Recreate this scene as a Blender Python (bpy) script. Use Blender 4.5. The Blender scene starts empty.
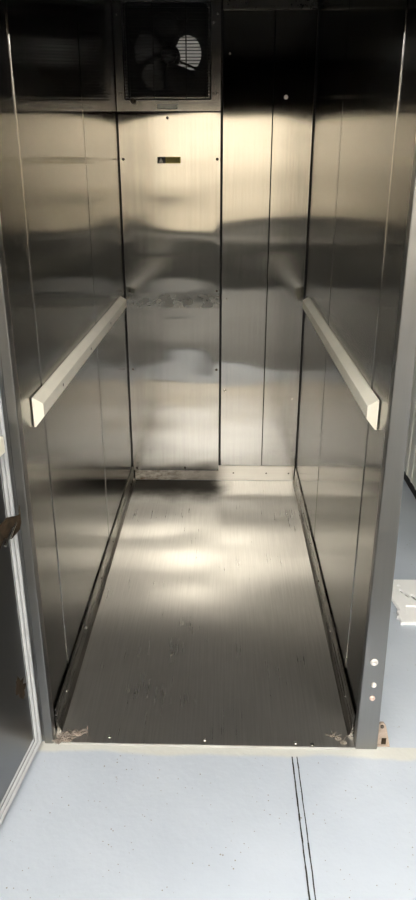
import bpy, bmesh, math, random
from mathutils import Vector, Matrix
random.seed(7)
S = bpy.context.scene
COL = S.collection

# ------------------------------------------------------------------ helpers
def link(name, bm, mat, parent=None, smooth=False):
    me = bpy.data.meshes.new(name)
    bmesh.ops.recalc_face_normals(bm, faces=bm.faces[:])
    bm.to_mesh(me); bm.free()
    for p in me.polygons: p.use_smooth = smooth
    me.materials.append(mat)
    o = bpy.data.objects.new(name, me); COL.objects.link(o)
    if parent is not None:
        o.parent = parent
        # every mesh is written in world space: undo the parent's placement
        M = Matrix.Identity(4); p = parent
        while p is not None:
            M = p.matrix_basis @ M; p = p.parent
        me.transform(M.inverted())
    return o

def thing(name, label, cat, loc, group=None):
    o = bpy.data.objects.new(name, None); COL.objects.link(o)
    o.location = loc; o.empty_display_size = .05
    o['label'] = label; o['category'] = cat
    if group: o['group'] = group
    return o

def tag(o, label, cat, group=None):
    o['label'] = label; o['category'] = cat
    if group: o['group'] = group
    return o

def struct(o):
    o['kind'] = 'structure'; return o

def box(bm, x0, x1, y0, y1, z0, z1, bev=0.0, seg=1):
    r = bmesh.ops.create_cube(bm, size=1)
    vs = r['verts']
    for v in vs:
        v.co = Vector(((x0+x1)/2 + v.co.x*(x1-x0), (y0+y1)/2 + v.co.y*(y1-y0), (z0+z1)/2 + v.co.z*(z1-z0)))
    if bev:
        es = list({e for v in vs for e in v.link_edges})
        bmesh.ops.bevel(bm, geom=es, offset=bev, segments=seg, affect='EDGES', profile=.5)
    return bm

def B(*a, **k): return box(bmesh.new(), *a, **k)

def tube(bm, p, q, r, n=8, r2=None):
    p, q = Vector(p), Vector(q); d = q-p
    R = d.to_track_quat('Z', 'Y').to_matrix().to_4x4()
    bmesh.ops.create_cone(bm, cap_ends=True, segments=n, radius1=r, radius2=r if r2 is None else r2, depth=d.length,
                          matrix=Matrix.Translation((p+q)/2) @ R)
    return bm

def prism(bm, poly, f0, f1):
    """poly: 2-D points; f0/f1 map (a,b) to the two end faces"""
    a = [bm.verts.new(f0(*p)) for p in poly]; b = [bm.verts.new(f1(*p)) for p in poly]
    n = len(poly)
    bm.faces.new(a); bm.faces.new(b[::-1])
    for i in range(n): bm.faces.new((a[i], b[i], b[(i+1) % n], a[(i+1) % n]))
    return bm

def lathe(bm, prof, c, axis, n=14):
    """prof: (radius, height) list along axis from c"""
    c = Vector(c); R = Vector(axis).normalized().to_track_quat('Z', 'Y').to_matrix()
    rings = []
    for r, h in prof:
        if r < 1e-6: rings.append([bm.verts.new(c + R @ Vector((0, 0, h)))])
        else: rings.append([bm.verts.new(c + R @ Vector((r*math.cos(2*math.pi*i/n), r*math.sin(2*math.pi*i/n), h))) for i in range(n)])
    for A, D in zip(rings, rings[1:]):
        for i in range(n):
            j = (i+1) % n
            if len(A) == 1 and len(D) == 1: continue
            if len(D) == 1: bm.faces.new((A[i], A[j], D[0]))
            elif len(A) == 1: bm.faces.new((A[0], D[j], D[i]))
            else: bm.faces.new((A[i], A[j], D[j], D[i]))
    if len(rings[0]) > 1: bm.faces.new(rings[0][::-1])
    return bm

def screw(parent, c, axis, r=.006, mat=None, h=.003):
    """pan-head screw with a cross slot sunk in the crown"""
    bm = bmesh.new()
    lathe(bm, [(r, -.002), (r, h*.35), (r*.8, h*.8), (r*.42, h), (r*.3, h*.55), (0, h*.5)], c, axis)
    return link('screw', bm, mat or M['screw'], parent, True)

# ------------------------------------------------------------------ materials
M = {}
def nodes(name):
    m = bpy.data.materials.new(name); m.use_nodes = True
    nt = m.node_tree; b = nt.nodes['Principled BSDF']
    M[name] = m
    return m, nt, b
def N(nt, t, **kw):
    n = nt.nodes.new(t)
    for k, v in kw.items():
        if k in n.inputs: n.inputs[k].default_value = v
        else: setattr(n, k, v)
    return n
def ramp(nt, src, stops):
    r = N(nt, 'ShaderNodeValToRGB'); cr = r.color_ramp
    while len(cr.elements) < len(stops): cr.elements.new(.5)
    for e, (p, c) in zip(cr.elements, stops):
        e.position = p; e.color = c if len(c) == 4 else (*c, 1)
    nt.links.new(src, r.inputs['Fac']); return r
def coords(nt, scale):
    tc = N(nt, 'ShaderNodeTexCoord'); mp = N(nt, 'ShaderNodeMapping'); mp.inputs['Scale'].default_value = scale
    nt.links.new(tc.outputs['Object'], mp.inputs['Vector']); return mp.outputs['Vector']

def plain(name, col, rough=.5, metal=0.0, spec=.5, var=0.0, vscale=20):
    m, nt, b = nodes(name)
    b.inputs['Base Color'].default_value = (*col, 1); b.inputs['Roughness'].default_value = rough
    b.inputs['Metallic'].default_value = metal; b.inputs['Specular IOR Level'].default_value = spec
    if var:
        n = N(nt, 'ShaderNodeTexNoise', Scale=vscale, Detail=5.0)
        nt.links.new(coords(nt, (1, 1, 1)), n.inputs['Vector'])
        r = ramp(nt, n.outputs['Fac'], [(.3, tuple(c*(1-var) for c in col)), (.7, tuple(min(1, c*(1+var)) for c in col))])
        nt.links.new(r.outputs['Color'], b.inputs['Base Color'])
    return m

def steel(name, col=(.56, .545, .52), rough=.10, grain=(3, 3, 220), rvar=.05, wave=.0, wscale=(2, 2, 3), metal=1.0, grain_amt=.05, aniso=0.0, axis='X', smear=(1, 1, .6)):
    """brushed stainless: stretched grain in the gloss, a faint smear tint, low waves in the sheet"""
    m, nt, b = nodes(name); L = nt.links.new
    b.inputs['Metallic'].default_value = metal
    if aniso:      # sheet brushed one way: reflections smear across the grain
        b.inputs['Anisotropic'].default_value = aniso
        tg = N(nt, 'ShaderNodeCombineXYZ'); tg.inputs[axis].default_value = 1.0; L(tg.outputs[0], b.inputs['Tangent'])
    g = N(nt, 'ShaderNodeTexNoise', Scale=1.0, Detail=3.0); L(coords(nt, grain), g.inputs['Vector'])
    s = N(nt, 'ShaderNodeTexNoise', Scale=3.2, Detail=6.0, Roughness=.6); L(coords(nt, smear), s.inputs['Vector'])
    mr = N(nt, 'ShaderNodeMapRange'); mr.inputs['From Min'].default_value = .3; mr.inputs['From Max'].default_value = .7
    mr.inputs['To Min'].default_value = rough-rvar; mr.inputs['To Max'].default_value = rough+rvar
    mx = N(nt, 'ShaderNodeMath', operation='ADD')
    h = N(nt, 'ShaderNodeMath', operation='MULTIPLY'); h.inputs[1].default_value = .5
    L(g.outputs['Fac'], h.inputs[0])
    h2 = N(nt, 'ShaderNodeMath', operation='MULTIPLY'); h2.inputs[1].default_value = .5
    L(s.outputs['Fac'], h2.inputs[0]); L(h.outputs[0], mx.inputs[0]); L(h2.outputs[0], mx.inputs[1])
    L(mx.outputs[0], mr.inputs['Value']); L(mr.outputs[0], b.inputs['Roughness'])
    r = ramp(nt, mx.outputs[0], [(.3, tuple(c*(1-grain_amt) for c in col)), (.7, tuple(c*(1+grain_amt) for c in col))])
    L(r.outputs['Color'], b.inputs['Base Color'])
    if wave:
        w = N(nt, 'ShaderNodeTexNoise', Scale=1.0, Detail=1.0); L(coords(nt, wscale), w.inputs['Vector'])
        bp = N(nt, 'ShaderNodeBump', Strength=1.0, Distance=wave)
        L(w.outputs['Fac'], bp.inputs['Height']); L(bp.outputs['Normal'], b.inputs['Normal'])
    return m, nt, b, r

steel('wall_steel', col=(.275, .268, .25), rough=.135, rvar=.012, grain=(120, 120, 3), aniso=.97, axis='Y', wave=.002, wscale=(.9, .9, 2.2), smear=(.6, .6, 3.2), grain_amt=.13)
steel('back_steel', col=(.325, .315, .292), rough=.115, rvar=.012, grain=(120, 120, 3), aniso=.96, wave=.004, wscale=(1.3, 1.3, 4.5), smear=(.6, .6, 3.6), grain_amt=.13)
steel('fan_steel', col=(.5, .49, .475), rough=.2)
steel('post_steel', col=(.25, .248, .243), rough=.34, grain=(160, 160, 3), rvar=.06)
steel('trim_steel', col=(.32, .305, .28), rough=.28, grain=(90, 3, 90), rvar=.04, grain_amt=.06)
steel('door_steel', col=(.22, .22, .222), rough=.32, grain=(40, 40, 2), rvar=.02, grain_amt=.03)
steel('outer_steel', col=(.55, .55, .54), rough=.32, grain=(60, 60, 2), grain_amt=.12)
plain('screw', (.62, .60, .57), .22, 1.0)
plain('dark_screw', (.10, .085, .07), .45, .8)
plain('pale_screw', (.80, .76, .72), .35, .5)
plain('rust_screw', (.62, .48, .42), .45, .4)
plain('black_gap', (.006, .006, .006), .8)
plain('unlit_dark', (.016, .016, .018), .7, spec=.15)  # unlit gloom of the steel roof and header put into the colour
plain('guard_wire', (.02, .02, .022), .45, .3)
plain('blade', (.05, .051, .053), .4, .6)
plain('housing', (.025, .026, .028), .6)
plain('bumper', (.88, .845, .725), .42, var=.05, vscale=9)
plain('gasket', (.47, .485, .50), .42, var=.06, vscale=30)
plain('gasket_dark', (.16, .165, .17), .5)
plain('rust', (.032, .022, .013), .85, spec=.15, var=.5, vscale=60)
plain('tan_paint', (.34, .275, .225), .75, var=.25, vscale=50)
plain('dirt', (.23, .195, .165), .9, var=.35, vscale=70)
plain('grey_dirt', (.16, .14, .115), .9, var=.35, vscale=70)
plain('grating_white', (.93, .935, .93), .38)
plain('room_wall', (.82, .72, .56), .7)
plain('wall_grey', (.38, .385, .39), .7)
plain('wall_dark', (.07, .07, .066), .6)
plain('room_ceiling', (.50, .49, .46), .8)
plain('label_black', (.012, .011, .008), .5)
plain('label_olive', (.27, .225, .035), .5)
plain('label_white', (.80, .78, .70), .5)
plain('label_grey', (.52, .52, .50), .5)
plain('lamp_body', (.8, .8, .8), .5)
plain('cabinet_paint', (.74, .74, .69), .35)
plain('added_mat_grey', (.15, .15, .145), .7, spec=.3)
plain('slot_shade', (.30, .30, .30), .7)
plain('gap_shade', (.012, .012, .013), .7)
plain('lip', (.42, .42, .40), .4)

m, nt, b = nodes('lamp_glow')
b.inputs['Emission Color'].default_value = (1, .985, .96, 1); b.inputs['Emission Strength'].default_value = 31.0

m, nt, b = nodes('lamp_soft')
b.inputs['Emission Color'].default_value = (1, .945, .85, 1); b.inputs['Emission Strength'].default_value = 21.0

# cover sheet: a scuffed band at bumper height, otherwise like the other sheets
m, nt, b, r = steel('cover_steel', col=(.325, .315, .292), rough=.115, rvar=.012, grain=(120, 120, 3), aniso=.96, wave=.003, wscale=(1.3, 1.3, 5), smear=(.6, .6, 3.6), grain_amt=.13); L = nt.links.new
tc = N(nt, 'ShaderNodeTexCoord'); sp = N(nt, 'ShaderNodeSeparateXYZ'); L(tc.outputs['Object'], sp.inputs[0])
Z0 = .062      # the panel's Empty stands at its foot
band = ramp(nt, sp.outputs['Z'], [(.0, (0,)*3), (.80, (0,)*3)])
mr = N(nt, 'ShaderNodeMapRange', interpolation_type='SMOOTHSTEP'); L(sp.outputs['Z'], mr.inputs['Value'])
mr.inputs['From Min'].default_value = .895-Z0; mr.inputs['From Max'].default_value = .903-Z0
mr2 = N(nt, 'ShaderNodeMapRange', interpolation_type='SMOOTHSTEP'); L(sp.outputs['Z'], mr2.inputs['Value'])
mr2.inputs['From Min'].default_value = .975-Z0; mr2.inputs['From Max'].default_value = .955-Z0
nz = N(nt, 'ShaderNodeTexNoise', Scale=26.0, Detail=6.0, Roughness=.7); L(coords(nt, (.6, 1, 1)), nz.inputs['Vector'])
nr = ramp(nt, nz.outputs['Fac'], [(.40, (.35,)*3), (.62, (1,)*3)])
mu = N(nt, 'ShaderNodeMath', operation='MULTIPLY'); L(mr.outputs[0], mu.inputs[0]); L(mr2.outputs[0], mu.inputs[1])
mu2 = N(nt, 'ShaderNodeMath', operation='MULTIPLY'); L(mu.outputs[0], mu2.inputs[0]); L(nr.outputs['Color'], mu2.inputs[1])
mix = N(nt, 'ShaderNodeMix', data_type='RGBA'); L(mu2.outputs[0], mix.inputs['Factor'])
L(r.outputs['Color'], mix.inputs[6]); mix.inputs[7].default_value = (.36, .35, .32, 1)
L(mix.outputs[2], b.inputs['Base Color'])
old = b.inputs['Roughness'].links[0].from_socket
ma = N(nt, 'ShaderNodeMath', operation='MULTIPLY_ADD'); ma.inputs[1].default_value = .22
L(mu2.outputs[0], ma.inputs[0]); L(old, ma.inputs[2]); L(ma.outputs[0], b.inputs['Roughness'])

# worn metal floor plate: lengthways brushing, dull scuffs, pale scratches
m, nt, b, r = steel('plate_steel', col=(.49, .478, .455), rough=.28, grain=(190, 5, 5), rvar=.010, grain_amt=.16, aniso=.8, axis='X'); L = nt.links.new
b.inputs['Metallic'].default_value = .93
nz = N(nt, 'ShaderNodeTexNoise', Scale=1.0, Detail=7.0, Roughness=.75); L(coords(nt, (170, 16, 16)), nz.inputs['Vector'])
sc = ramp(nt, nz.outputs['Fac'], [(.66, (0,)*3), (.74, (1,)*3)])
nz2 = N(nt, 'ShaderNodeTexNoise', Scale=4.0, Detail=4.0); L(coords(nt, (1, 1, 1)), nz2.inputs['Vector'])
sc2 = ramp(nt, nz2.outputs['Fac'], [(.45, (0,)*3), (.62, (.0,)*3)])
mu = N(nt, 'ShaderNodeMath', operation='MULTIPLY'); L(sc.outputs['Color'], mu.inputs[0]); L(sc2.outputs['Color'], mu.inputs[1])
mix = N(nt, 'ShaderNodeMix', data_type='RGBA'); L(mu.outputs[0], mix.inputs['Factor']); L(r.outputs['Color'], mix.inputs[6])
mix.inputs[7].default_value = (.62, .60, .55, 1); L(mix.outputs[2], b.inputs['Base Color'])
me_ = N(nt, 'ShaderNodeMath', operation='MULTIPLY_ADD'); L(mu.outputs[0], me_.inputs[0]); me_.inputs[1].default_value = -.9; me_.inputs[2].default_value = .87; L(me_.outputs[0], b.inputs['Metallic'])

# darker, rougher patch at the rear left of the plate
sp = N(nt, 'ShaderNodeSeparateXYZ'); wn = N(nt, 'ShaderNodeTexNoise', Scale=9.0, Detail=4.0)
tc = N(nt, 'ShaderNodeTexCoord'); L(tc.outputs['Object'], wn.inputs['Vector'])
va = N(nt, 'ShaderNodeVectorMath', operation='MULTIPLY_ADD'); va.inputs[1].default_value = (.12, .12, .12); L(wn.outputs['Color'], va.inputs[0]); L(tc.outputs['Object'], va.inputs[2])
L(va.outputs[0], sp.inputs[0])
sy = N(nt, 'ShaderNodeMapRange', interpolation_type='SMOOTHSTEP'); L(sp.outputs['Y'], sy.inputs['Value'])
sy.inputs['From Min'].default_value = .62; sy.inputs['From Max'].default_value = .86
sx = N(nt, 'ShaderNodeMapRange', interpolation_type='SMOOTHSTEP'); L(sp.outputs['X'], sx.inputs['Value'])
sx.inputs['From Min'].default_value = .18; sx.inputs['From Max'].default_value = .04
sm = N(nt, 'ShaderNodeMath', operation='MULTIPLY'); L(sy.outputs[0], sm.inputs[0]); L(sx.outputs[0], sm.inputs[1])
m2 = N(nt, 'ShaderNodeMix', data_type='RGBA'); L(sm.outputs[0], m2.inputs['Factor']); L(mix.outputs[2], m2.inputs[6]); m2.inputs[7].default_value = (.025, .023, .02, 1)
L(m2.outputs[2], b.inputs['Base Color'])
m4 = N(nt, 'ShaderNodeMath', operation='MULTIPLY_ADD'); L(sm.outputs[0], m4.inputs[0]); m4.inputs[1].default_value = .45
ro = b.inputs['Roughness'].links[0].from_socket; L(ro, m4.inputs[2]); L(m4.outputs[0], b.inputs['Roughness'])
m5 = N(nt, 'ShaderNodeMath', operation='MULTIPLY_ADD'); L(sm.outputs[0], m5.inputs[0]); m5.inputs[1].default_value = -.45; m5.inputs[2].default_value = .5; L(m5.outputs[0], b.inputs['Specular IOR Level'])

# kick strip with brown rust at its left end
m, nt, b, r = steel('kick_steel', col=(.74, .715, .66), rough=.34, grain=(4, 4, 160)); L = nt.links.new
tc = N(nt, 'ShaderNodeTexCoord'); sp = N(nt, 'ShaderNodeSeparateXYZ'); L(tc.outputs['Object'], sp.inputs[0])
mr = N(nt, 'ShaderNodeMapRange', interpolation_type='SMOOTHSTEP'); L(sp.outputs['X'], mr.inputs['Value'])
mr.inputs['From Min'].default_value = .12; mr.inputs['From Max'].default_value = -.35
nz = N(nt, 'ShaderNodeTexNoise', Scale=14.0, Detail=6.0, Roughness=.7); L(coords(nt, (1, 1, 2)), nz.inputs['Vector'])
nr = ramp(nt, nz.outputs['Fac'], [(.38, (.1,)*3), (.62, (1,)*3)])
mu = N(nt, 'ShaderNodeMath', operation='MULTIPLY'); L(mr.outputs[0], mu.inputs[0]); L(nr.outputs['Color'], mu.inputs[1])
mix = N(nt, 'ShaderNodeMix', data_type='RGBA'); L(mu.outputs[0], mix.inputs['Factor']); L(r.outputs['Color'], mix.inputs[6])
mix.inputs[7].default_value = (.13, .085, .04, 1); L(mix.outputs[2], b.inputs['Base Color'])
inv = N(nt, 'ShaderNodeMath', operation='SUBTRACT'); inv.inputs[0].default_value = 1; L(mu.outputs[0], inv.inputs[1]); L(inv.outputs[0], b.inputs['Metallic'])

# painted floor: pale blue grey with fine dark specks
m, nt, b = nodes('floor_paint'); L = nt.links.new
nz = N(nt, 'ShaderNodeTexNoise', Scale=5.0, Detail=5.0); L(coords(nt, (1, 1, 1)), nz.inputs['Vector'])
r = ramp(nt, nz.outputs['Fac'], [(.3, (.445, .495, .565)), (.7, (.49, .54, .61))])
vo = N(nt, 'ShaderNodeTexVoronoi', Scale=60.0); L(coords(nt, (1, 1, 1)), vo.inputs['Vector'])
nz2 = N(nt, 'ShaderNodeTexNoise', Scale=7.0, Detail=3.0); L(coords(nt, (1, 1, 1)), nz2.inputs['Vector'])
th = ramp(nt, nz2.outputs['Fac'], [(.40, (.03,)*3), (.70, (.15,)*3)])
lt = N(nt, 'ShaderNodeMath', operation='LESS_THAN'); L(vo.outputs['Distance'], lt.inputs[0]); L(th.outputs['Color'], lt.inputs[1])
mix = N(nt, 'ShaderNodeMix', data_type='RGBA'); L(lt.outputs[0], mix.inputs['Factor']); L(r.outputs['Color'], mix.inputs[6])
mix.inputs[7].default_value = (.27, .25, .235, 1)
# a band of old cream paint along the cabinet's threshold
sp = N(nt, 'ShaderNodeSeparateXYZ'); tc = N(nt, 'ShaderNodeTexCoord'); L(tc.outputs['Object'], sp.inputs[0])
ya = N(nt, 'ShaderNodeMath', operation='MULTIPLY_ADD'); L(nz.outputs['Fac'], ya.inputs[0]); ya.inputs[1].default_value = .05; L(sp.outputs['Y'], ya.inputs[2])
yb = N(nt, 'ShaderNodeMapRange', interpolation_type='SMOOTHSTEP'); L(ya.outputs[0], yb.inputs['Value'])
yb.inputs['From Min'].default_value = 1.448; yb.inputs['From Max'].default_value = 1.465
yx = N(nt, 'ShaderNodeMath', operation='LESS_THAN'); L(sp.outputs['Y'], yx.inputs[0]); yx.inputs[1].default_value = 1.47
ym = N(nt, 'ShaderNodeMath', operation='MULTIPLY'); L(yb.outputs[0], ym.inputs[0]); L(yx.outputs[0], ym.inputs[1])
m3 = N(nt, 'ShaderNodeMix', data_type='RGBA'); L(ym.outputs[0], m3.inputs['Factor']); L(mix.outputs[2], m3.inputs[6]); m3.inputs[7].default_value = (.58, .585, .55, 1)
L(m3.outputs[2], b.inputs['Base Color'])
b.inputs['Roughness'].default_value = .38
bp = N(nt, 'ShaderNodeBump', Strength=.3, Distance=.003); nb = N(nt, 'ShaderNodeTexNoise', Scale=60.0, Detail=3.0)
L(coords(nt, (1, 1, 1)), nb.inputs['Vector']); L(nb.outputs['Fac'], bp.inputs['Height']); L(bp.outputs['Normal'], b.inputs['Normal'])

# ------------------------------------------------------------------ dimensions (metres)
W = .4226; YF = 1.46; YB = 3.2485; ZC = 2.16; HEAD = 1.800

# ------------------------------------------------------------------ the room around the steel cabinet
RX0, RX1, RY0, RY1, RZ = -3.6, 3.2, -5.2, 5.4, 2.85
fl = struct(link('floor', B(RX0, RX1, RY0, RY1, -.1, 0), M['floor_paint']))
struct(link('ceiling', B(RX0, RX1, RY0, RY1, RZ, RZ+.1), M['room_ceiling']))
struct(link('wall_south', B(RX0, RX1, RY0-.1, RY0, 0, RZ), M['room_wall']))
struct(link('wall_north', B(RX0, RX1, RY1, RY1+.1, 0, RZ), M['wall_grey']))
struct(link('wall_west', B(RX0-.1, RX0, RY0, RY1, 0, RZ), M['room_wall']))
struct(link('wall_east', B(RX1, RX1+.1, RY0, RY1, 0, RZ), M['room_wall']))
struct(link('added_panel_south', B(RX0, RX1, RY0, RY0+.02, 0, .80), M['wall_dark']))  # three unseen dark lower panels, added to darken what the steel mirrors
struct(link('added_panel_west', B(RX0, RX0+.02, RY0+.02, 1.0, 0, 1.25), M['wall_dark']))
struct(link('added_panel_east', B(RX1-.02, RX1, RY0+.02, 1.0, 0, 1.25), M['wall_dark']))
struct(link('trim_5', B(-2.6, 2.4, -5.0, -3.4, 0, .60), M['wall_dark']))  # low dark block added behind the viewer to darken the rear wall's reflection
struct(link('trim_6', B(RX0, RX1, RY0, RY0+.03, 2.34, RZ), M['wall_dark']))  # dark band added high on the unseen far wall to dim its reflection
# twin dark joint lines in the paint
bm = bmesh.new()
def strip(bm, pts, w):
    for (a, c) in zip(pts, pts[1:]):
        vs = [bm.verts.new((a[0]-w, a[1], .0012)), bm.verts.new((a[0]+w, a[1], .0012)), bm.verts.new((c[0]+w, c[1], .0012)), bm.verts.new((c[0]-w, c[1], .0012))]
        bm.faces.new(vs)
for dx in (0, .0135):
    pts = []
    for i in range(41):
        y = 1.43 - i*.02
        pts.append((.243+dx + (1.43-y)*.006 + random.uniform(-.0005, .0005), y))
    for a, c in zip(pts, pts[1:]):
        strip(bm, [a, c], random.uniform(.0012, .0021))
link('floor_joint', bm, M['label_black'], fl)

added_lamps = [(-2.6, -4.45, 'nearest the left corner of the far wall behind the viewer'), (-1.3, -4.45, 'second from the left along the far wall'),
         (0, -4.45, 'at the middle of the far wall behind the viewer'), (1.3, -4.45, 'second from the right along the far wall'),
         (2.55, -4.45, 'nearest the right corner of the far wall behind the viewer'), (-2.1, -.9, 'left of the viewer'), (1.9, -.9, 'right of the viewer'),
         (-1.6, 1.2, 'left of the open steel door')]
for x, y, where in added_lamps:  # lights added out of view to brighten the room the steel mirrors
    t = thing('unseen_ceiling_light', 'added unseen white oblong ceiling light panel '+where, 'ceiling light', (x, y, RZ-.05), 'ceiling lights of the room')
    bm = bmesh.new()
    for a in ((-.62, -.6, -.32, .32), (.6, .62, -.32, .32), (-.6, .6, -.32, -.3), (-.6, .6, .3, .32)):
        box(bm, x+a[0], x+a[1], y+a[2], y+a[3], RZ-.05, RZ)
    link('frame', bm, M['lamp_body'], t)
    link('diffuser', B(x-.6, x+.6, y-.3, y+.3, RZ-.045, RZ-.02), M['lamp_glow'], t)

t = thing('unseen_ceiling_light', 'wide soft ceiling light panel directly over the viewer', 'ceiling light', (-.05, -.65, RZ-.05), 'ceiling lights of the room')
bm = bmesh.new()
for a in ((-.72, -.7, -.42, .42), (.7, .72, -.42, .42), (-.7, .7, -.42, -.4), (-.7, .7, .4, .42)):
    box(bm, -.05+a[0], -.05+a[1], -.65+a[2], -.65+a[3], RZ-.05, RZ)
link('frame', bm, M['lamp_body'], t)
link('diffuser', B(-.75, .65, -1.05, -.25, RZ-.045, RZ-.02), M['lamp_soft'], t)

# ------------------------------------------------------------------ shell of the steel cabinet
def side(s):
    name = 'wall_left' if s < 0 else 'wall_right'
    X = lambda a, c: (min(s*a, s*c), max(s*a, s*c))
    w = struct(link(name, B(*X(W+.007, .448 if s > 0 else .4806), YF+.012, 3.33, 0, ZC), M['outer_steel']))
    link('wall_panel', B(*X(W+.0025, W+.0075), YF+.034, 1.697, .004, ZC-.005, bev=.0007), M['wall_steel'], w)
    link('wall_panel', B(*X(W+.0003, W+.0065), 1.690, 2.4690, .004, ZC-.005, bev=.0007, seg=2), M['wall_steel'], w)
    link('wall_panel', B(*X(W+.0002, W+.0065), 2.480, 3.236, .004, ZC-.005, bev=.0014, seg=2), M['wall_steel'], w)
    link('panel_joint', B(*X(W+.0045, W+.0072), 2.467, 2.482, .004, ZC-.005), M['black_gap'], w)
    return w
wl = side(-1); wr = side(1)
# dark backing of the rear wall, open where the fan sits, with two steel sheets on the right
bm = bmesh.new()
box(bm, -W-.007, W+.007, 3.262, 3.33, 0, 1.76)
box(bm, .0, W+.007, 3.262, 3.33, 1.76, ZC)
box(bm, -W-.007, -.40, 3.262, 3.33, 1.76, ZC)
wb = struct(link('wall_back', bm, M['black_gap']))
link('wall_panel', B(.032, .2438, 3.2495, 3.2615, .006, 2.105, bev=.0015, seg=2), M['back_steel'], wb)
link('wall_panel', B(.2462, .4175, 3.2495, 3.2615, .006, 2.105, bev=.0015, seg=2), M['back_steel'], wb)
link('head_rail', B(.030, .4130, 3.244, 3.2615, 2.109, 2.155, bev=.001), M['trim_steel'], wb)
screw(wb, (.299, 3.2495, 1.787), (0, -1, 0), .009, M['pale_screw'], .004)
screw(wb, (.06, 3.2495, 1.95), (0, -1, 0), .004)
screw(wb, (.055, 3.2495, .94), (0, -1, 0), .004)
screw(wb, (.385, 3.2495, .45), (0, -1, 0), .006)
screw(wb, (.052, 3.2495, .49), (0, -1, 0), .006)
struct(link('wall_front', B(-W-.007, W+.007, YF+.012, YF+.06, HEAD, ZC), M['unlit_dark']))
struct(link('ceiling.001', B(-.4806, .4806, YF+.012, 3.33, ZC, ZC+.06), M['unlit_dark']))

# kick strip along the foot of the rear wall
kb = struct(link('baseboard_back', B(-.411, .4130, 3.2445, 3.2485, .006, .088, bev=.001), M['kick_steel']))
for x in (.10, .27, .385): screw(kb, (x, 3.2445, .048), (0, -1, 0), .0042, M['dark_screw'])
# folded cover strips along the feet of the side walls
for k, s in ((1, -1), (2, 1)):
    prof = [(W-.001, .006), (W-.001, .084), (W-.0035, .086), (W-.0055, .082), (W-.0075, .024), (W-.0135, .012), (W-.0165, .0065)]
    bm = prism(bmesh.new(), prof, lambda a, z: (s*a, 1.50, z), lambda a, z: (s*a, 3.228, z))
    t = struct(link('trim_%d' % k, bm, M['trim_steel']))
    for y in (1.62, 1.93, 2.24, 2.52, 2.80, 3.10):
        screw(t, (s*(W-.0068), y, .045), (-s, 0, 0), .0045, M['screw'] if y != 2.24 else M['dark_screw'])
# jamb posts either side of the doorway
bm = B(-.4475, -W+.0005, YF, YF+.033, 0, 1.91, bev=.003, seg=2)
struct(link('trim_3', bm, M['post_steel']))
bm = B(W-.003, .4812, YF, YF+.030, 0, 1.91, bev=.004, seg=3)
for v in bm.verts:
    if v.co.x > .45: v.co.x -= .0165*v.co.z      # the post narrows a little upwards
tp = struct(link('trim_4', bm, M['post_steel']))
screw(tp, (.4460, YF, .300), (0, -1, 0), .0105, M['pale_screw'], .006)
screw(tp, (.4515, YF, .226), (0, -1, 0), .0075, M['pale_screw'], .006)
screw(tp, (.4515, YF, .182), (0, -1, 0), .0075, M['rust_screw'], .006)
for s in (-1, 1):   # narrow brown sealant bead behind each post
    link('sealant', B(min(s*(W+.001), s*(W+.004)), max(s*(W+.001), s*(W+.004)), YF+.0305 if s > 0 else YF+.0335, YF+.036, .09, HEAD), M['tan_paint'], tp if s > 0 else wl)

# ------------------------------------------------------------------ metal floor plate
t = thing('floor_plate', 'worn brushed steel floor plate covering the floor between the side walls', 'floor plate', (0, 2.35, 0))
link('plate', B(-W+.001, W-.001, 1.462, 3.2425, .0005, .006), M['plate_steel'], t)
link('front_lip', B(-W+.004, W-.006, 1.4575, 1.4618, .0003, .0064, bev=.001), M['lip'], t)
for x, y in ((-.268, 1.484), (.002, 1.478), (.256, 1.473), (.302, 1.469)):
    screw(t, (x, y, .006), (0, 0, 1), .0055, M['screw'])

# ------------------------------------------------------------------ wavy cover panel on the rear wall
t = thing('cover_panel', 'tall wavy stainless cover panel with a scuffed band, under the fan', 'panel', (-.195, 3.2425, .062))
bm = bmesh.new()
x0, x1, z0, z1 = -.4172, .0225, .062, 1.728
nx, nz_ = 40, 150
def dent(x, z):
    u = (x-x0)/(x1-x0); e = min(1, min(u, 1-u)/.08); e = e*e*(3-2*e)
    v = min(1, min(z1-z, z-z0)/.05)
    a = .0011*math.sin(2*math.pi*(z/.36 - .55*u + .15*math.sin(3*u+2*z)))
    a += .0006*math.sin(2*math.pi*(z/.17 + .4*u) + 1.3)*(1 if z < 1.5 else max(0, 1-(z-1.5)/.1))
    d = (z-.87)/.022; a += .0030*math.exp(-d*d)*(1-abs(2*u-1)**2)
    d = (z-.99)/.03; a += .0*math.exp(-d*d)*(1-abs(2*u-1)**3)
    d = (z-.72)/.05; a -= .0018*math.exp(-d*d)*(1-abs(2*u-1.1)**2)
    return a*e*v
g = [[bm.verts.new((x0+(x1-x0)*i/nx, 3.2385+.33*dent(x0+(x1-x0)*i/nx, z0+(z1-z0)*j/nz_), z0+(z1-z0)*j/nz_)) for i in range(nx+1)] for j in range(nz_+1)]
for j in range(nz_):
    for i in range(nx): bm.faces.new((g[j][i], g[j][i+1], g[j+1][i+1], g[j+1][i]))
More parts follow.
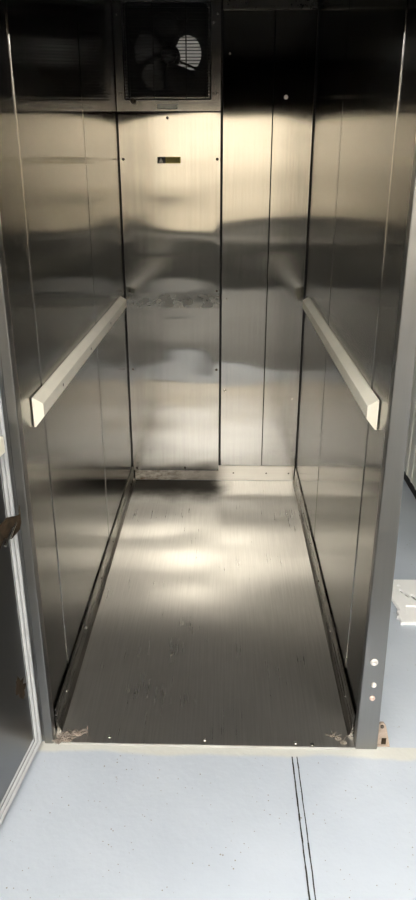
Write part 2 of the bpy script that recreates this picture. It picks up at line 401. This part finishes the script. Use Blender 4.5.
# returned edges
loop = [g[0][i] for i in range(nx+1)] + [g[j][nx] for j in range(1, nz_+1)] + [g[nz_][i] for i in range(nx-1, -1, -1)] + [g[j][0] for j in range(nz_-1, 0, -1)]
back = [bm.verts.new((v.co.x, 3.2425, v.co.z)) for v in loop]
for i in range(len(loop)):
    j = (i+1) % len(loop); bm.faces.new((loop[i], back[i], back[j], loop[j]))
sheet = link('sheet', bm, M['cover_steel'], t, True)
bv = sheet.modifiers.new('edges', 'EDGE_SPLIT'); bv.split_angle = math.radians(40)
for x, z in ((-.205, 1.708), (-.402, 1.545), (.009, 1.545), (-.398, .978), (.010, .978), (-.398, .60), (.010, .60), (-.398, .075), (-.15, .078)):
    screw(t, (x, 3.2385, z), (0, -1, 0), .0062, M['dark_screw'])
wlb = link('warning_label', B(-.2525, -.1515, 3.2360, 3.2380, 1.5285, 1.5545), M['label_olive'], t)
wlb['label'] = 'small olive and black warning label'
link('label_field', B(-.2525, -.2165, 3.2356, 3.2365, 1.5285, 1.5545), M['label_black'], wlb)
bm = prism(bmesh.new(), [(-.2465, 1.533), (-.2275, 1.533), (-.237, 1.550)], lambda x, z: (x, 3.2355, z), lambda x, z: (x, 3.2359, z))
link('hazard_triangle', bm, M['label_white'], wlb)
bm = bmesh.new(); box(bm, -.2376, -.2364, 3.2351, 3.2356, 1.5385, 1.5455); box(bm, -.2376, -.2364, 3.2351, 3.2356, 1.535, 1.5365)
link('hazard_mark', bm, M['label_black'], wlb)
bm = bmesh.new()
for z in (1.536, 1.5415, 1.547):
    x = -.211
    while x < -.158:
        w = random.uniform(.003, .009); box(bm, x, min(x+w, -.156), 3.2356, 3.2362, z, z+.0022); x += w+.0022
link('label_text', bm, M['label_black'], wlb)

# ------------------------------------------------------------------ fan panel above it
FX, FZ = -.200, 1.957
t = thing('fan_cover', 'stainless panel with a square wire fan guard at the top of the rear wall', 'panel', (-.20, 3.24, 1.734))
bm = bmesh.new()
ox0, ox1, oz0, oz1 = -.372, -.030, 1.786, 2.130
px0, px1, pz0, pz1 = -.4195, .0225, 1.7335, 2.152
prism_quads = [((px0, pz0), (px1, pz0), (ox1, oz0), (ox0, oz0)), ((px1, pz0), (px1, pz1), (ox1, oz1), (ox1, oz0)),
               ((px1, pz1), (px0, pz1), (ox0, oz1), (ox1, oz1)), ((px0, pz1), (px0, pz0), (ox0, oz0), (ox0, oz1))]
for q in prism_quads:
    prism(bm, list(q), lambda x, z: (x, 3.2345, z), lambda x, z: (x, 3.2415, z))
bmesh.ops.remove_doubles(bm, verts=bm.verts[:], dist=1e-5)
link('sheet', bm, M['fan_steel'], t)
bm = bmesh.new()     # horizontal guard wires on four uprights, in a rolled frame
z = oz0-.004
n = 29
for i in range(n):
    zz = oz0+.004+(oz1-oz0-.008)*i/(n-1)
    tube(bm, (ox0-.008, 3.2300, zz), (ox1+.008, 3.2300, zz), .0017, 6)
for x in (ox0+.010, -.258, -.122, ox1-.010): tube(bm, (x, 3.2335, oz0-.012), (x, 3.2335, oz1+.006), .0030, 6)
tube(bm, (ox0-.010, 3.2315, oz0-.008), (ox1+.010, 3.2315, oz0-.008), .0035, 8)
tube(bm, (ox0-.010, 3.2315, oz1+.006), (ox1+.010, 3.2315, oz1+.006), .0035, 8)
tube(bm, (ox0-.010, 3.2315, oz0-.008), (ox0-.010, 3.2315, oz1+.006), .0035, 8)
tube(bm, (ox1+.010, 3.2315, oz0-.008), (ox1+.010, 3.2315, oz1+.006), .0035, 8)
link('fan_guard', bm, M['guard_wire'], t)
for x, z in ((-.405, 2.09), (-.405, 1.80), (-.392, 1.80), (.008, 2.09), (.008, 1.80), (-.008, 1.80), (-.008, 2.06)):
    screw(t, (x, 3.2345, z), (0, -1, 0), .0055)
bm = bmesh.new(); lathe(bm, [(.009, 0), (.012, .004), (.012, .014), (.008, .019), (0, .020)], (-.348, 3.2345, 1.772), (0, -1, 0))
link('drain_knob', bm, M['dark_screw'], t, True)
rp = link('rating_label', B(-.248, -.160, 3.2335, 3.2343, 1.742, 1.760), M['label_grey'], t)
bm = bmesh.new()
for z in (1.746, 1.7525):
    x = -.244
    while x < -.166:
        w = random.uniform(.003, .008); box(bm, x, x+w, 3.2331, 3.2336, z, z+.003); x += w+.003
link('label_text', bm, M['label_white'], rp)
# dark housing behind with one round vent
t = thing('fan_housing', 'dark box behind the fan guard with one round pale vent', 'housing', (FX, 3.38, 1.78))
bm = bmesh.new()
hx0, hx1, hz0, hz1, hy0, hy1 = -.398, -.002, 1.768, 2.148, 3.262, 3.43
box(bm, hx0, hx1, hy0, hy1, hz0-.004, hz0); box(bm, hx0, hx1, hy0, hy1, hz1, hz1+.004)
box(bm, hx0, hx0+.004, hy0, hy1, hz0, hz1); box(bm, hx1-.004, hx1, hy0, hy1, hz0, hz1)
link('case', bm, M['housing'], t)
vx, vz, vr, nn = -.1255, 1.976, .070, 40
bm = bmesh.new()
rim = [(vx+vr*.86*math.cos(2*math.pi*i/nn), vz+vr*math.sin(2*math.pi*i/nn)) for i in range(nn)]
def toedge(px, pz):
    dx, dz = px-vx, pz-vz; k = 1e9
    if dx > 1e-9: k = min(k, (hx1-vx)/dx)
    if dx < -1e-9: k = min(k, (hx0-vx)/dx)
    if dz > 1e-9: k = min(k, (hz1-vz)/dz)
    if dz < -1e-9: k = min(k, (hz0-vz)/dz)
    return (vx+dx*k, vz+dz*k)
for i in range(nn):
    a, c = rim[i], rim[(i+1) % nn]
    prism(bm, [a, c, toedge(*c), toedge(*a)], lambda x, z: (x, hy1, z), lambda x, z: (x, hy1+.004, z))
for cx, cz in ((hx0, hz0), (hx0, hz1), (hx1, hz0), (hx1, hz1)):   # corners missed by the fan of quads
    pts = [toedge(*p) for p in rim]
    n1 = sorted([p for p in pts if abs(p[0]-cx) < 1e-6], key=lambda p: abs(p[1]-cz))[0]
    n2 = sorted([p for p in pts if abs(p[1]-cz) < 1e-6], key=lambda p: abs(p[0]-cx))[0]
    prism(bm, [(cx, cz), n1, n2], lambda x, z: (x, hy1, z), lambda x, z: (x, hy1+.004, z))
link('rear_plate', bm, M['housing'], t)
bm = bmesh.new()
for i in range(7):
    z = vz-.055+i*.018; hw = vr*.86*math.sqrt(max(0, 1-((z-vz)/vr)**2))
    box(bm, vx-hw, vx+hw, hy1+.006, hy1+.010, z, z+.0022)
link('vent_louvre', bm, M['lamp_body'], t)
# the fan itself
t = thing('fan', 'dark four bladed fan behind the wire guard', 'fan', (FX, 3.33, FZ))
bm = bmesh.new(); lathe(bm, [(.034, 0), (.034, .018), (.028, .026), (0, .028)], (FX, 3.335, FZ), (0, -1, 0), 20); link('hub', bm, M['blade'], t, True)
bm = bmesh.new(); lathe(bm, [(.045, 0), (.045, .055), (.036, .062), (0, .063)], (FX, 3.405, FZ), (0, -1, 0), 20); link('motor', bm, M['housing'], t, True)
bm = bmesh.new()
for ang in (-.42, 1.15, 2.72, 4.29): tube(bm, (FX, 3.40, FZ), (FX+.19*math.cos(ang), 3.40, FZ+.165*math.sin(ang)), .0045, 8)
link('motor_support', bm, M['housing'], t)
for k, a0 in enumerate((math.radians(84), math.radians(154), math.radians(221), math.radians(284))):
    bm = bmesh.new(); rows = []
    for i in range(9):
        f = i/8; r = .028+.132*f
        half = math.radians(8+26*math.sin(math.pi*min(1, .15+.62*f)))
        row = []
        for j in range(7):
            q = j/6*2-1; a = a0+q*half+.25*f; rr = r-.018*f*q*q
            row.append((FX+rr*math.cos(a), 3.322+.018*q*(1-.3*f), FZ+rr*math.sin(a)))
        rows.append(row)
    A = [[bm.verts.new(p) for p in r] for r in rows]; D = [[bm.verts.new((p[0], p[1]+.0015, p[2])) for p in r] for r in rows]
    for i in range(8):
        for j in range(6):
            bm.faces.new((A[i][j], A[i][j+1], A[i+1][j+1], A[i+1][j])); bm.faces.new((D[i][j], D[i+1][j], D[i+1][j+1], D[i][j+1]))
    for i in range(8):
        bm.faces.new((A[i][0], A[i+1][0], D[i+1][0], D[i][0])); bm.faces.new((A[i][6], D[i][6], D[i+1][6], A[i+1][6]))
    for j in range(6):
        bm.faces.new((A[0][j], D[0][j], D[0][j+1], A[0][j+1])); bm.faces.new((A[8][j], A[8][j+1], D[8][j+1], D[8][j]))
    link('fan_blade', bm, M['blade'], t, True)

# ------------------------------------------------------------------ bumper rails
for s, nm in ((-1, 'left'), (1, 'right')):
    t = thing('bumper_rail', 'long cream bumper rail on the %s steel wall' % nm, 'bumper rail', (s*W, 2.4, .94), 'cream bumper rails')
    xw = W-.0007; b_ = .027
    prof = [(xw, .902), (xw, .977), (xw-.004, .977), (xw-b_+.001, .9635), (xw-b_, .962), (xw-b_, .931), (xw-b_+.001, .929), (xw-.004, .902)]
    bm = prism(bmesh.new(), prof, lambda a, z: (s*a, 1.582, z), lambda a, z: (s*a, 3.09, z))
    link('rail', bm, M['bumper'], t)
    for y in (1.80, 2.22, 2.64, 3.05):
        bm = bmesh.new(); lathe(bm, [(.0045, -.001), (.0045, .0004), (.003, .0006), (.002, .0003), (0, .0003)], (s*(xw-b_), y, .9465), (-s, 0, 0), 10)
        link('screw', bm, M['dark_screw'] if s < 0 else M['bumper'], t)

# ------------------------------------------------------------------ open door on the left, seen from its inner side
hx, hy = -.4500, 1.4560
dd = Vector((-.124, -.992)).normalized(); dn = Vector((.992, -.124)).normalized()   # along the door / out of its inner face
dt = thing('door_1', 'steel door standing open at the left with a pale gasket', 'door', (hx, hy, 0)); 
del dt['label'], dt['category']
dt['kind'] = 'structure'
def D3(s, o, z): return (hx+dd.x*s+dn.x*o, hy+dd.y*s+dn.y*o, z)
def dbox(s0, s1, o0, o1, z0, z1, bev=0, seg=1):
    bm = B(s0, s1, o0, o1, z0, z1, bev=bev, seg=seg)
    for v in bm.verts: v.co = Vector(D3(v.co.x, v.co.y, v.co.z))
    return bm
DW, DH = .93, 1.90
link('door_panel', dbox(.0, DW, -.075, -.012, .012, DH, .004, 2), M['door_steel'], dt)
link('inner_sheet', dbox(.040, DW-.04, -.012, -.006, .062, DH-.05, .002), M['door_steel'], dt)
# gasket: two rounded ribs and a dark groove on each of the four sides
def rib(o_in, width, height, z_in, mat, name):
    bm = bmesh.new()
    n = 6
    prof = [(o_in+width*(.5-.5*math.cos(math.pi*i/n)), -.012+height*math.sin(math.pi*i/n)) for i in range(n+1)]
    rings = []
    for (ds, o) in prof:
        rings.append([bm.verts.new(D3(ds, o, z_in+ds)), bm.verts.new(D3(DW-ds, o, z_in+ds)), bm.verts.new(D3(DW-ds, o, DH-ds)), bm.verts.new(D3(ds, o, DH-ds))])
    for A, C in zip(rings, rings[1:]):
        for i in range(4): bm.faces.new((A[i], A[(i+1) % 4], C[(i+1) % 4], C[i]))
    for i in range(4): bm.faces.new((rings[0][i], rings[-1][i], rings[-1][(i+1) % 4], rings[0][(i+1) % 4]))
    return link(name, bm, mat, dt, True)
rib(.0005, .0125, .012, .013, M['gasket'], 'gasket_rib')
rib(.0135, .006, .007, .013, M['gasket_dark'], 'gasket_groove')
rib(.0195, .010, .010, .013, M['gasket'], 'gasket_rib')
rib(.0300, .006, .005, .013, M['gasket_dark'], 'gasket_groove')
rib(.0360, .006, .006, .013, M['gasket'], 'gasket_rib')
link('door_bumper', dbox(.048, .75, -.006, .016, .905, .945, .004, 2), M['bumper'], dt)
# rusty bracket catching the gasket, torn to a point
bm = bmesh.new()
poly = [(.006, .752), (.030, .740), (.07, .752), (.11, .745), (.12, .690), (.085, .706), (.066, .694), (.040, .706), (.024, .716)]
prism(bm, poly, lambda a, z: D3(a, .003+.02*max(0, 1-abs(a-.035)/.05), z), lambda a, z: D3(a, .006+.02*max(0, 1-abs(a-.035)/.05), z))
rb = link('rusty_bracket', bm, M['rust'], dt)
bm = bmesh.new()
for a, z in ((.035, .722), (.065, .715)):
    tube(bm, D3(a, .018, z+.010), D3(a+.05, .020, z-.012), .0035, 6)
link('bracket_pin', bm, M['screw'], rb)
bm = bmesh.new()
poly = [(.078+.026*math.cos(t_)*random.uniform(.45, 1.15)+.012*math.sin(t_), .268+.042*math.sin(t_)*random.uniform(.55, 1.1)) for t_ in [i*2*math.pi/18 for i in range(18)]]
prism(bm, poly, lambda a, z: D3(a, -.0058, z), lambda a, z: D3(a, -.0050, z))
link('rust_patch', bm, M['rust'], dt)

# ------------------------------------------------------------------ bits on the floor
def clump(name, label, cat, mat, blobs, fibres, c):
    bm = bmesh.new()
    for (x, y, rx, ry, rz) in blobs:
        r = bmesh.ops.create_icosphere(bm, subdivisions=3, radius=1)
        for v in r['verts']:
            k = 1+random.uniform(-.22, .22)
            v.co = Vector((x+v.co.x*rx*k, y+v.co.y*ry*k, max(.0062, .006+v.co.z*rz*k)))
    for i in range(fibres):
        a = random.uniform(0, 6.28); bx = random.choice(blobs)
        p = (bx[0]+random.uniform(-1, 1)*bx[2], bx[1]+random.uniform(-1, 1)*bx[3]*.8, .009+random.uniform(0, bx[4]*.7))
        q = (p[0]+.016*math.cos(a), p[1]+.010*math.sin(a), max(.0075, p[2]+random.uniform(-.006, .012)))
        tube(bm, p, q, .0011, 5)
    o = link(name, bm, mat); return tag(o, label, cat)
clump('dirt_clump', 'matted brown clump of dirt and sealant at the foot of the left door post', 'dirt', M['dirt'],
      [(-.392, 1.478, .018, .015, .016), (-.366, 1.492, .020, .008, .006), (-.408, 1.463, .010, .008, .010), (-.384, 1.468, .012, .007, .006), (-.345, 1.499, .012, .006, .003)], 60, None)
clump('dirt_clump', 'small grey brown scrap of dirt inside the right door post', 'dirt', M['grey_dirt'],
      [(.378, 1.492, .010, .006, .007), (.390, 1.478, .009, .006, .007), (.362, 1.502, .009, .005, .004)], 8, None)
# rusty gusset beside the right post
t = thing('foot_bracket', 'tan rusty triangular foot bracket beside the right door post', 'bracket', (.495, 1.475, 0))
bm = prism(bmesh.new(), [(.4816, .0005), (.516, .0005), (.517, .010), (.503, .070), (.495, .082), (.486, .082), (.4816, .074)], lambda x, z: (x, 1.474, z), lambda x, z: (x, 1.482, z))
bmesh.ops.bevel(bm, geom=bm.edges[:], offset=.001, affect='EDGES')
link('gusset', bm, M['tan_paint'], t)
link('foot', B(.4816, .518, 1.470, 1.510, .0005, .006, bev=.001), M['tan_paint'], t)
bm = bmesh.new(); lathe(bm, [(.005, 0), (.005, .004), (.003, .006), (0, .006)], (.491, 1.474, .072), (0, -1, 0)); link('bolt', bm, M['dark_screw'], t)
link('rust_patch', B(.494, .507, 1.4725, 1.4742, .008, .030, bev=.0006), M['rust'], t)

# dark mat added out of view on the room's floor, darkening the steel's reflections
o = link('added_dark_mat', B(-1.6, 1.5, -3.3, .86, .0005, .012, bev=.003), M['added_mat_grey'])
tag(o, 'added unseen dark grey rubber mat on the painted floor below the viewer', 'mat')

# steel grating lying in the aisle, built as a white plastic plate
t = thing('steel_grating', 'white slotted steel grating lying on the aisle floor right of the post', 'grate', (.86, 2.19, 0))
gx0, gx1, gy0, gy1, cs = .668, .980, 2.028, 2.310, .0021
outline = [(.6836, 2.3046), (.9757, 2.308), (.9757, 2.036), (.6811, 2.031), (.6838, 2.0575), (.6733, 2.0662), (.6855, 2.0725), (.6829, 2.0998),
           (.6956, 2.1001), (.6912, 2.1279), (.6806, 2.1951)]
recess = [(.722, 2.132), (.925, 2.132), (.925, 2.071), (.711, 2.070)]
slots = [(.7262, 2.2608, .007, .008, .0), (.7285, 2.2250, .0065, .016, .25), (.7425, 2.2000, .0075, .020, .35), (.7660, 2.1850, .009, .021, .2),
         (.797, 2.177, .009, .021, .0), (.828, 2.180, .009, .021, -.2), (.857, 2.192, .009, .020, -.4), (.880, 2.212, .009, .017, -.5)]
def inside(poly, x, y):
    c = False
    for (ax, ay), (bx, by) in zip(poly, poly[1:]+poly[:1]):
        if (ay > y) != (by > y) and x < (bx-ax)*(y-ay)/(by-ay)+ax: c = not c
    return c
def solid(x, y):
    if not inside(outline, x, y) or inside(recess, x, y): return False
    for (cx, cy, rx, ry, a) in slots:
        dx, dy = x-cx, y-cy
        u, v = dx*math.cos(a)+dy*math.sin(a), -dx*math.sin(a)+dy*math.cos(a)
        if (u/rx)**2+(v/ry)**2 < 1: return False
    return True
nxg, nyg = int((gx1-gx0)/cs), int((gy1-gy0)/cs)
grid = [[solid(gx0+(i+.5)*cs, gy0+(j+.5)*cs) for i in range(nxg)] for j in range(nyg)]
bm = bmesh.new(); vt = {}
def gv(i, j, k):
    if (i, j, k) not in vt: vt[(i, j, k)] = bm.verts.new((gx0+i*cs, gy0+j*cs, .015 if k else .001))
    return vt[(i, j, k)]
for j in range(nyg):
    for i in range(nxg):
        if not grid[j][i]: continue
        bm.faces.new((gv(i, j, 1), gv(i+1, j, 1), gv(i+1, j+1, 1), gv(i, j+1, 1)))
        bm.faces.new((gv(i, j, 0), gv(i, j+1, 0), gv(i+1, j+1, 0), gv(i+1, j, 0)))
        for (di, dj, e) in ((-1, 0, ((i, j+1), (i, j))), (1, 0, ((i+1, j), (i+1, j+1))), (0, -1, ((i, j), (i+1, j))), (0, 1, ((i+1, j+1), (i, j+1)))):
            ii, jj = i+di, j+dj
            if not (0 <= ii < nxg and 0 <= jj < nyg and grid[jj][ii]):
                (a1, b1), (a2, b2) = e
                bm.faces.new((gv(a1, b1, 0), gv(a2, b2, 0), gv(a2, b2, 1), gv(a1, b1, 1)))
link('slotted_plate', bm, M['grating_white'], t)
link('tray_floor', B(.712, .926, 2.069, 2.134, .001, .008), M['grating_white'], t)

link('slot_shade_sheet', B(.714, .895, 2.160, 2.272, .001, .005), M['slot_shade'], t)  # grey sheet added under the slots to stand in for their shade

# steel cabinet on the far side of the aisle
t = thing('ribbed_cabinet', 'pale ribbed cabinet across the aisle behind the right door post', 'cabinet', (1.3, 3.0, 0))
bm = B(1.0, 1.6, 2.05, 4.3, .035, 1.95, bev=.004, seg=2)
link('body', bm, M['cabinet_paint'], t)
for y in (2.62, 2.80, 2.98, 3.07, 3.16, 3.25, 3.5):
    link('cover_strip', B(.9945, 1.0005, y, y+.022, .04, 1.94, bev=.002), M['cabinet_paint'], t)
link('gap_shade', B(.9965, 1.60, 2.08, 4.27, .0, .036), M['gap_shade'], t)  # flush black strip standing in for the shaded gap under the cabinet

# ------------------------------------------------------------------ camera and picture
cam = bpy.data.cameras.new('camera'); co = bpy.data.objects.new('camera', cam); COL.objects.link(co)
cam.sensor_fit = 'VERTICAL'; cam.sensor_height = 36.0; cam.lens = 683.26/900*36.0
cam.clip_start = .01
co.location = (.0464, 0, 1.4821); co.rotation_euler = (math.pi/2-.3829, 0, .0240)
S.camera = co
w = bpy.data.worlds.new('world'); S.world = w; w.use_nodes = True
w.node_tree.nodes['Background'].inputs['Color'].default_value = (.03, .03, .03, 1)
S.view_settings.view_transform = 'Standard'; S.view_settings.look = 'None'; S.view_settings.gamma = 1
S.view_settings.use_curve_mapping = False
S.view_settings.exposure = 0.25
S.cycles.use_denoising = True
S.cycles.sample_clamp_indirect = 4.0
S.cycles.max_bounces = 16; S.cycles.glossy_bounces = 12; S.cycles.diffuse_bounces = 5
S.cycles.caustics_reflective = True; S.cycles.blur_glossy = 0.0
